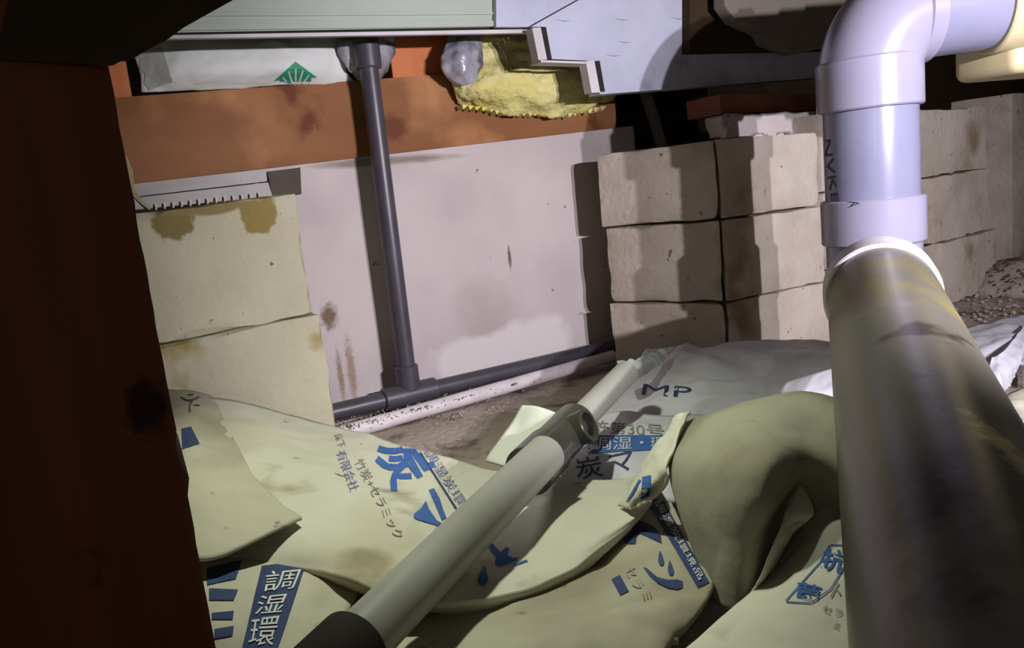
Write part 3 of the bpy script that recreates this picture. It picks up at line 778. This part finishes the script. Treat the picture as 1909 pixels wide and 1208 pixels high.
# upper elbow and branch
bdx = Vector((1, .02, .03)).normalized()
eb = VZ(34); ez = eb.z + .0
e1 = Vector((V0.x, V0.y, ez)) + bdx * .068
e0 = VZ(150)
tube('upper_elbow', bend(e0, (0, 0, 1), e1, bdx, .42, 18), R0 + .004, 'pvc', dp, 56)
e2 = e1 + bdx * .095
collar('elbow_rim', e1 - bdx * .018, e1 + bdx * .004, R0 + .0065, R0 - .001, 'pvc', dp, 56)
tube('branch', [e1 - bdx * .01, e2], R0, 'pvc2', dp, 56)
collar('cream_socket', e2 - bdx * .01, e2 + bdx * .12, R0 + .006, R0 - .004, 'cream', dp, 56)
fb = e2 + bdx * .05
bm = bmesh.new(); bmesh.ops.create_cube(bm, size=1, matrix=Matrix.Translation(fb + Vector((.02, .05, -.058))) @ Matrix.Rotation(.3, 4, 'Z') @ Matrix.Diagonal((.14, .10, .07, 1)))
bmesh.ops.bevel(bm, geom=bm.edges[:], offset=.014, segments=4, affect='EDGES', profile=.5)
tag(shade(from_bm('cream_housing', bm, 'cream'), 40), 'cream plastic housing under the branch at the upper right', 'housing')
# handwriting and scratches on the riser (print)
rz = [o for o in dp.children if o.name.startswith('riser')][0]
M['marker'] = mat('black_marker', (62, 54, 74), None, .6, bump=0)
cl2 = [o for o in dp.children if o.name.startswith('coupling')][1]

# ================================================================== BIG DIRTY PIPE
big = thing('dirty_pipe', 'large dirty grey pipe with muddy stains and painted yellow light, running towards the lens at right', 'pipe', jc)
path = [jc - bd * .02 + bd * ((nearc - jc).length + .16) * t for t in [i / 30 for i in range(31)]]
def OB(px, py, depth): return O + ray(px, py) * depth
M['bigm'] = mat('stained_lit_pipe', (98, 94, 84), (110, 106, 94), .34, 5, bump=.12, bscale=26, spec=.5,
    spots=[((62, 56, 48), 16, .60, .68), ((120, 115, 106), 11, .66, .76)],
    blobs=[((132, 122, 60), OB(1690, 640, .74), (.05, .07, .05), .35), ((126, 116, 66), OB(1640, 560, .82), (.05, .05, .04), .5), ((196, 176, 130), OB(1835, 880, .44), (.011, .08, .025), .25), ((70, 62, 52), OB(1790, 1020, .37), (.035, .03, .02), .25), ((78, 70, 60), OB(1880, 1120, .33), (.03, .03, .02), .3)])  # yellow blobs paint warm light on the barrel, dark ones are mud
bgp = tube('barrel', path, R0, 'bigm', big, 64)
# ================================================================== DIAGONAL GREY PIPE AND TEE
dg_ = thing('waste_pipe', 'straight grey pipe lying diagonally across the sacks', 'pipe', (0, 0, 0))
q0 = PD(722, 1150, .556); q1 = PD(1003, 862, .80)
ax = (q1 - q0).normalized(); fitc = q1
dg_.location = q0
ce = PD(664, 1202, .533)
rn = .0205
tube('near_barrel', [ce - ax * .02, q1 + ax * .02], rn, 'gpipe', dg_, 48)
q3 = PD(1168, 694, 1.08); fx = PD(1060, 804, .93)
a2 = (q3 - fx).normalized()
tube('far_barrel', [fx - a2 * .06, q3], [.0168, .0162], 'gpipe', dg_, 40)
tee_ = thing('pipe_tee', 'glossy olive grey tee fitting with an open side port, joining the diagonal pipe', 'fitting', fx)
fa, fb_ = PD(985, 880, .80), PD(1068, 794, .915)
fd = (fb_ - fa).normalized()
M['gfit2'] = M['gfit']
collar('socket', fa, fa + fd * .055, rn + .0055, rn + .0012, 'gfit', tee_, 48, .0012)
collar('body', fa + fd * .05, fb_ + fd * .012, rn + .0035, .012, 'gfit', tee_, 48, .003)
side = (PD(1075, 813, .86) - PD(1052, 808, .90)); side = (side - side.dot(fd) * fd).normalized()
pc = fa.lerp(fb_, .78)
side = (O + ray(1100, 818) * .80 - pc); side = (side - side.dot(fd) * fd).normalized()
collar('side_port', pc + side * .012, pc + side * .034, .0185, .0140, 'gfit', tee_, 36, .0012)
tube('port_hollow', [pc + side * .010, pc + side * .022], .0143, 'inkless', tee_, 28)
# dark coupling at the near end
dc = thing('rubber_coupling', 'black rubber coupling on the near end of the diagonal pipe', 'coupling', ce)
collar('sleeve', ce, ce - ax * .12, rn + .006, rn - .001, 'black', dc, 44, .003)
collar('clamp_band', ce - ax * .05, ce - ax * .065, rn + .0075, rn + .004, 'hipipe', dc, 44, .001)

# ================================================================== SACKS
# far grey white sack group
g1 = sheet('charcoal_sack', H3([[(1205, 655, .055), (1290, 642, .07), (1400, 636, .085), (1500, 634, .09), (1640, 640, .085)],
                                [(1165, 700, .045), (1280, 690, .07), (1400, 668, .08), (1500, 660, .085), (1640, 670, .085)],
                                [(1120, 745, .03), (1260, 735, .055), (1390, 715, .06), (1500, 700, .065), (1640, 710, .07)],
                                [(1085, 800, .02), (1240, 790, .03), (1370, 770, .035), (1490, 750, .04), (1640, 760, .04)]]),
           'sack_white', seed=2, wr=.008, wscale=18, thick=.05, fine=.0015, sub=18)
tag(g1, 'greyish white sack farthest back, against the foot of the right block stack', 'sack')
g2 = sheet('charcoal_sack', H3([[(1075, 782, .030), (1160, 768, .05), (1250, 772, .055), (1340, 780, .05)],
                                [(1060, 812, .032), (1160, 808, .05), (1250, 815, .055), (1340, 820, .05)],
                                [(1030, 850, .032), (1140, 858, .05), (1230, 868, .05), (1330, 870, .05)],
                                [(1000, 900, .02), (1120, 910, .03), (1220, 930, .03), (1330, 930, .03)]]),
           'sack_white', seed=5, wr=.004, wscale=20, thick=.03)
tag(g2, 'white sack with blue print lit brightly, just behind the tee fitting', 'sack')
# white folded corner standing behind the pipe
g3 = sheet('charcoal_sack', H3([[(972, 754, .085), (1005, 758, .088), (1045, 772, .085)],
                                [(945, 800, .06), (985, 810, .062), (1030, 820, .062)],
                                [(905, 858, .035), (950, 870, .036), (1000, 880, .036)]]),
           'flap', seed=6, facet=0, wr=.002, wscale=12, thick=.006, edge=.002, sub=10)
tag(g3, 'bright white folded sack corner sticking up behind the diagonal pipe', 'sack')
# centre lower sack with print
E_ = sheet('charcoal_sack', H3([[(860, 1060, .012), (980, 1010, .012), (1100, 950, .014), (1190, 905, .020), (1235, 900, .022)],
                                [(800, 1120, .020), (940, 1080, .018), (1080, 1010, .022), (1200, 965, .034), (1275, 985, .032)],
                                [(740, 1200, .030), (900, 1160, .036), (1050, 1090, .038), (1200, 1050, .046), (1318, 1070, .036)],
                                [(700, 1270, .034), (880, 1240, .044), (1040, 1180, .048), (1180, 1120, .046), (1322, 1108, .032)],
                                [(690, 1360, .03), (880, 1340, .036), (1060, 1300, .036), (1200, 1240, .034), (1262, 1190, .026)]]),
           'sack_old', seed=9, wr=.004, wscale=14, thick=.03, sub=18)
tag(E_, 'dusty sack at the bottom centre with blue brush letters, tucked under the cream one', 'sack')
# bottom left sack
J_ = sheet('charcoal_sack', H3([[(250, 1020, .062), (400, 1030, .064), (540, 1030, .06), (680, 1070, .05)],
                                [(260, 1080, .075), (400, 1072, .078), (540, 1075, .070), (660, 1110, .05)],
                                [(270, 1160, .078), (400, 1150, .080), (530, 1150, .072), (640, 1170, .048)],
                                [(290, 1290, .06), (420, 1290, .062), (540, 1290, .056), (640, 1290, .04)]]),
           'sack_old', seed=14, wr=.003, wscale=16, thick=.05)
tag(J_, 'sack at the bottom left with a navy band and dark stripes, beside the near post', 'sack')
# big cream sack under the pipe
A_ = sheet('charcoal_sack', H3([[(260, 760, .134), (420, 742, .126), (600, 786, .068), (760, 832, .052), (900, 872, .042), (1040, 890, .040), (1150, 898, .046), (1215, 885, .052)],
                                [(270, 840, .118), (430, 830, .114), (610, 850, .086), (760, 890, .066), (890, 925, .050), (1020, 935, .046), (1130, 938, .050), (1225, 905, .056)],
                                [(290, 940, .096), (450, 935, .100), (620, 935, .088), (760, 970, .070), (870, 1000, .054), (990, 1000, .050), (1100, 985, .052), (1215, 930, .056)],
                                [(310, 1010, .074), (460, 1010, .082), (630, 1020, .078), (750, 1050, .064), (850, 1070, .052), (970, 1060, .050), (1085, 1020, .054), (1195, 955, .056)],
                                [(330, 1050, .066), (480, 1046, .072), (640, 1078, .066), (740, 1118, .056), (830, 1128, .048), (960, 1100, .046), (1075, 1050, .050), (1180, 975, .052)]]),
           'sack', seed=17, wr=.005, wscale=11, thick=.035, sub=18)
tag(A_, 'large cream paper sack with blue brush lettering lying under the diagonal pipe', 'sack')
# narrow strip of another sack at far left
L_ = sheet('charcoal_sack', H3([[(250, 726, .140), (335, 728, .138), (372, 732, .134), (396, 738, .128)],
                                [(260, 800, .138), (345, 800, .136), (392, 800, .127), (430, 802, .1195)],
                                [(280, 880, .124), (365, 885, .122), (420, 886, .116), (470, 880, .1095)],
                                [(300, 960, .110), (385, 965, .109), (455, 950, .106), (515, 930, .1005)],
                                [(320, 1040, .094), (398, 1036, .096), (480, 1000, .097), (562, 964, .0945)]]),
           'sack_old', seed=19, wr=.003, wscale=16, thick=.008, edge=.003, sub=12)
tag(L_, 'stained sack flap at the left by the post, with a blue printed block', 'sack')
# big upright sack right centre
top = [(1268, 778, .118), (1345, 755, .132), (1430, 742, .138), (1510, 740, .134), (1620, 756, .125)]
ctrl = H3([top, [(1246, 850, .105), (1330, 825, .140), (1430, 822, .150), (1520, 830, .140), (1630, 850, .130)],
           [(1262, 930, .080), (1330, 920, .112), (1425, 925, .122), (1500, 930, .095), (1630, 940, .10)],
           [(1300, 1030, .045), (1350, 1035, .066), (1415, 1045, .066), (1470, 1030, .045), (1600, 1040, .05)],
           [(1326, 1105, .020), (1355, 1128, .024), (1392, 1136, .024), (1432, 1112, .020), (1560, 1110, .02)]])
backrow = [p + Vector((-.01, .09, -.075)) for p in ctrl[0]]
D_ = sheet('charcoal_sack', [backrow] + ctrl, 'sack_shade', seed=25, wr=.0045, wscale=9, thick=.05, sub=20, facet=.0028, fscale=7, back=(0, .6, -1))
tag(D_, 'bulging sack, shade painted into its olive grey paper, standing right of centre with its torn mouth to the left', 'sack')
# torn yellowish mouth strip of that sack
mth = sheet('torn_mouth', H3([[(1266, 772, .128), (1276, 770, .130), (1287, 768, .130)],
                              [(1236, 815, .116), (1250, 815, .120), (1262, 818, .120)],
                              [(1204, 858, .098), (1224, 862, .104), (1246, 866, .106)],
                              [(1184, 895, .078), (1208, 905, .086), (1246, 896, .092)],
                              [(1150, 938, .058), (1180, 945, .064), (1224, 925, .072)]]),
            'sack', D_, seed=27, wr=.006, wscale=30, thick=.012, edge=.002, sub=10)
pl = sheet('folded_pleat', H3([[(1476, 906, .107), (1488, 888, .113), (1497, 905, .109)],
                               [(1460, 968, .099), (1490, 930, .107), (1517, 952, .100)],
                               [(1426, 1048, .076), (1455, 1000, .088), (1480, 984, .087)],
                               [(1392, 1118, .037), (1414, 1086, .047), (1434, 1070, .050)]]),
           'sack', D_, seed=28, wr=.002, wscale=25, thick=.008, edge=.002, sub=10, facet=0)
lay(mth, [([[(0, 0), (1, 0), (1, 1), (0, 1)]], [(1196, 932), (1212, 926), (1214, 886), (1198, 890)]), ([[(0, 0), (1, 0), (1, 1), (0, 1)]], [(1168, 936), (1174, 934), (1196, 896), (1192, 894)])], 'blue', 'printed_block')
# bottom right sack
F_ = sheet('charcoal_sack', H3([[(1512, 952, .075), (1545, 918, .085), (1640, 880, .085), (1780, 860, .08)],
                                [(1478, 1010, .060), (1530, 985, .085), (1630, 970, .085), (1780, 960, .08)],
                                [(1430, 1080, .050), (1510, 1070, .070), (1620, 1060, .075), (1780, 1060, .07)],
                                [(1350, 1150, .040), (1470, 1150, .055), (1600, 1150, .060), (1780, 1150, .06)],
                                [(1255, 1225, .030), (1420, 1250, .040), (1580, 1260, .045), (1780, 1260, .045)]]),
           'sack', seed=29, wr=.004, wscale=13, thick=.035, sub=18)
tag(F_, 'cream sack at the bottom right with outlined blue print, next to the dirty pipe', 'sack')
# far right sheets beyond the dirty pipe
I1 = sheet('charcoal_sack', H3([[(1740, 625, .02), (1820, 605, .03), (1880, 592, .035), (1960, 585, .03)],
                                [(1760, 660, .03), (1830, 640, .045), (1890, 625, .05), (1970, 620, .045)],
                                [(1790, 705, .02), (1840, 685, .03), (1880, 670, .04), (1960, 690, .04)]]),
           'sack_white', seed=33, wr=.006, wscale=25, thick=.02)
tag(I1, 'crumpled white film sheet on the soil beyond the dirty pipe', 'sack')
I1b = sheet('charcoal_sack', H3([[(1848, 668, .055), (1875, 650, .060), (1915, 600, .055)],
                                 [(1842, 700, .040), (1868, 690, .045), (1905, 660, .045)],
                                 [(1850, 738, .020), (1868, 735, .020), (1895, 700, .020)]]),
            'sack_white', seed=34, wr=.003, wscale=25, thick=.006, edge=.002)
tag(I1b, 'pointed pale flap standing up at the right edge beyond the dirty pipe', 'sack')
I2 = sheet('charcoal_sack', H3([[(1850, 745, .055), (1900, 722, .065), (1990, 700, .065)],
                                [(1860, 800, .06), (1910, 790, .07), (1990, 780, .07)],
                                [(1870, 880, .05), (1920, 880, .06), (1990, 880, .06)]]),
           'sack', seed=35, wr=.004, wscale=18, thick=.04)
tag(I2, 'cream sack with light blue print at the right edge', 'sack')

# ---- print on the sacks
lay(A_, [('*炭', quad(754, 858, 92, 100, 62))], 'blue', label='blue brush lettering')
lay(A_, [('竹炭+セラミック', quad(706, 930, 165, 20, 62))], 'greyink')
lay(A_, [('有限会社', quad(648, 878, 78, 20, 70))], 'violet')
lay(A_, [('床下', quad(634, 822, 26, 16, 70))], 'greyink')
lay(A_, [('調湿炭環境', quad(838, 902, 150, 20, 57))], 'violet')
lay(A_, [([[(0, 0), (1, 0), (1, 1), (0, 1)]], [(754, 800), (759, 803), (852, 948), (848, 950)]),], 'navy', 'printed_border')
ID = [(0, 0), (1, 0), (1, 1), (0, 1)]
def drop(x, y, w, h, tip=0):
    return [(x + w * .5 * math.sin(t) * (.25 + .75 * (1 - math.cos(t)) / 2 if True else 1) + tip * math.cos(t) * .5, y - h * .5 * math.cos(t)) for t in [2 * math.pi * k / 16 for k in range(16)]]
for it_ in ([([[(799, 914), (809, 911), (819, 929), (826, 951), (832, 966), (823, 971), (816, 954), (806, 931)]], ID),
         ([[(794, 934), (799, 949), (814, 971), (823, 976), (816, 981), (796, 961), (781, 971), (771, 966), (771, 959), (784, 949)]], ID),
         ([drop(901, 1074, 26, 38, 4)], ID),
         ([[(906, 1006), (920, 1016), (933, 1031), (944, 1021), (951, 1025), (945, 1036), (957, 1041), (967, 1040), (962, 1047), (948, 1045), (939, 1049), (932, 1057), (923, 1052), (926, 1040), (915, 1026)]], ID),
         ([[(958, 1052), (982, 1044), (984, 1047), (960, 1056)]], ID)]): lay(A_, [it_], 'blue', 'brush_stroke', label='blue brush stroke')
for it_ in ([([[(1176, 978), (1190, 971), (1206, 976), (1222, 985), (1231, 998), (1233, 1014), (1222, 1009), (1206, 1001), (1191, 995), (1186, 1004), (1185, 1015), (1170, 1015), (1163, 1009), (1172, 1000), (1180, 989)]], ID),
         ([drop(1232, 1042, 15, 28, -3)], ID), ([drop(1250, 1060, 15, 28, -3)], ID),
         ([[(1199, 1058), (1207, 1061), (1225, 1077), (1245, 1082), (1262, 1081), (1272, 1084), (1272, 1096), (1262, 1100), (1245, 1097), (1226, 1088), (1210, 1074)]], ID)]): lay(E_, [it_], 'navy', 'brush_stroke', label='dark blue brush stroke')
lay(E_, [('セラ', quad(1182, 1078, 44, 20, 62))], 'greyink')
lay(E_, [('ミ', quad(1205, 1112, 15, 18, 62))], 'redink')
lay(E_, [([[(0, 0), (1, 0), (1, 1), (0, 1)]], quad(1156, 1092, 34, 18, 62))], 'navy', 'printed_block')
lay(E_, [([[(0, 0), (1, 0), (1, 1), (0, 1)]], [(1208, 940), (1230, 922), (1322, 1086), (1300, 1096)])], 'navy', 'printed_border')
lay(E_, [('調湿炭環境品', quad(1266, 1008, 168, 13, 60.5))], 'whiteink', lift=.0014)
lay(J_, [([[(0, 0), (1, 0), (1, 1), (0, 1)]], [(450, 1215), (516, 1215), (572, 1046), (488, 1056)]), ([[(0, 0), (1, 0), (1.02, 1), (0, 1)]], [(386, 1092), (440, 1080), (450, 1045), (386, 1060)]),
         ([[(0, 0), (1, 0), (1, 1), (0, 1)]], [(390, 1120), (436, 1120), (444, 1100), (390, 1098)]), ([[(0, 0), (1, 0), (1, 1), (0, 1)]], [(395, 1156), (434, 1156), (436, 1140), (395, 1144)]),
         ([[(0, 0), (1, 0), (1, 1), (0, 1)]], [(400, 1192), (434, 1186), (436, 1168), (400, 1174)])], 'navy', 'printed_band')
lay(J_, [('環', [(462, 1206), (508, 1206), (524, 1150), (470, 1156)]), ('湿', [(474, 1148), (524, 1144), (540, 1108), (484, 1114)]), ('調', [(490, 1106), (546, 1100), (562, 1062), (498, 1068)])], 'whiteink', lift=.0014, label='white lettering on the navy band')
lay(L_, [([[(0, 0), (1, 0), (1, 1), (0, 1)]], [(340, 838), (372, 828), (356, 796), (338, 800)])], 'navy', 'printed_block')
lay(L_, [('火', quad(358, 748, 34, 30, 60))], 'marker', 'scribble')
lay(g1, [('MP', [(1196, 736), (1288, 742), (1290, 722), (1200, 716)])], 'navy')
lay(g2, [('許第30号', [(1106, 806), (1240, 818), (1236, 792), (1108, 784)])], 'greyink')
lay(g2, [([[(0, 0), (1, 0), (1, 1), (0, 1)]], [(1096, 846), (1248, 838), (1246, 812), (1098, 812)])], 'blue', 'printed_band')
lay(g2, [('調湿・環', [(1100, 842), (1240, 836), (1240, 816), (1102, 816)])], 'whiteink', lift=.0014)
lay(g2, [('炭', quad(1098, 872, 50, 40, -10)), ('マ', quad(1160, 862, 44, 34, -12))], 'navy')
lay(F_, [('*抗', quad(1554, 1046, 44, 44, 14)), ('*菌', quad(1508, 1104, 46, 30, 12))], 'blue')
oq = [(1466, 1122), (1512, 1124), (1548, 1098), (1578, 1050), (1576, 1018), (1548, 1018), (1530, 1050)]
def outline(poly, w=2.2):
    out_ = []; cx = sum(p[0] for p in poly) / len(poly); cy = sum(p[1] for p in poly) / len(poly)
    for (a, b) in zip(poly, poly[1:] + poly[:1]):
        dx, dy = b[0] - a[0], b[1] - a[1]; L = math.hypot(dx, dy); nx_, ny_ = -dy / L * w, dx / L * w
        out_.append([a, b, (b[0] + nx_, b[1] + ny_), (a[0] + nx_, a[1] + ny_)])
    return out_
lay(F_, [([p], [(0, 0), (1, 0), (1, 1), (0, 1)]) for p in outline(oq)], 'blue', 'printed_outline')
lay(F_, [('セラ', quad(1552, 1140, 40, 14, 16)), ('ミ', quad(1560, 1168, 14, 12, 14)), ('ト', quad(1562, 1104, 16, 30, 30))], 'greyink')
lay(I2, [('炭', quad(1898, 800, 40, 40, 20))], 'blue')
lay(rz, [('NVKE', quad(1549, 320, 120, 14, 82))], 'marker', 'marker_scrawl')
lay(cl2, [('ア', quad(1592, 382, 22, 10, 5))], 'marker', 'marker_scrawl')
# clear plastic twist at the far end of the diagonal pipe
cpv = sheet('plastic_film', H3([[(1150, 676, .10), (1185, 668, .10), (1225, 652, .09), (1262, 646, .085)],
                                [(1158, 690, .095), (1190, 684, .095), (1222, 668, .088), (1252, 656, .08)],
                                [(1172, 712, .075), (1195, 702, .08), (1222, 684, .08), (1240, 672, .078)]]), 'clear', seed=41, facet=0, wr=.006, wscale=60, thick=.003, edge=.0006, sub=12)
tag(cpv, 'shiny clear plastic film twisted at the far end of the diagonal pipe', 'plastic')

bpy.data.objects.remove(_to)
for o in list(bpy.data.objects):
    if '_bvh' in o: del o['_bvh']
for o in bpy.data.objects:
    if o.name.startswith('charcoal_sack'): o['group'] = 'paper sacks strewn over the soil'
    if o.name.startswith('concrete_block'): o['group'] = 'concrete blocks stacked along the foundation wall'
    if o.name.startswith('wall_stud'): o['group'] = 'orange studs on the sill'
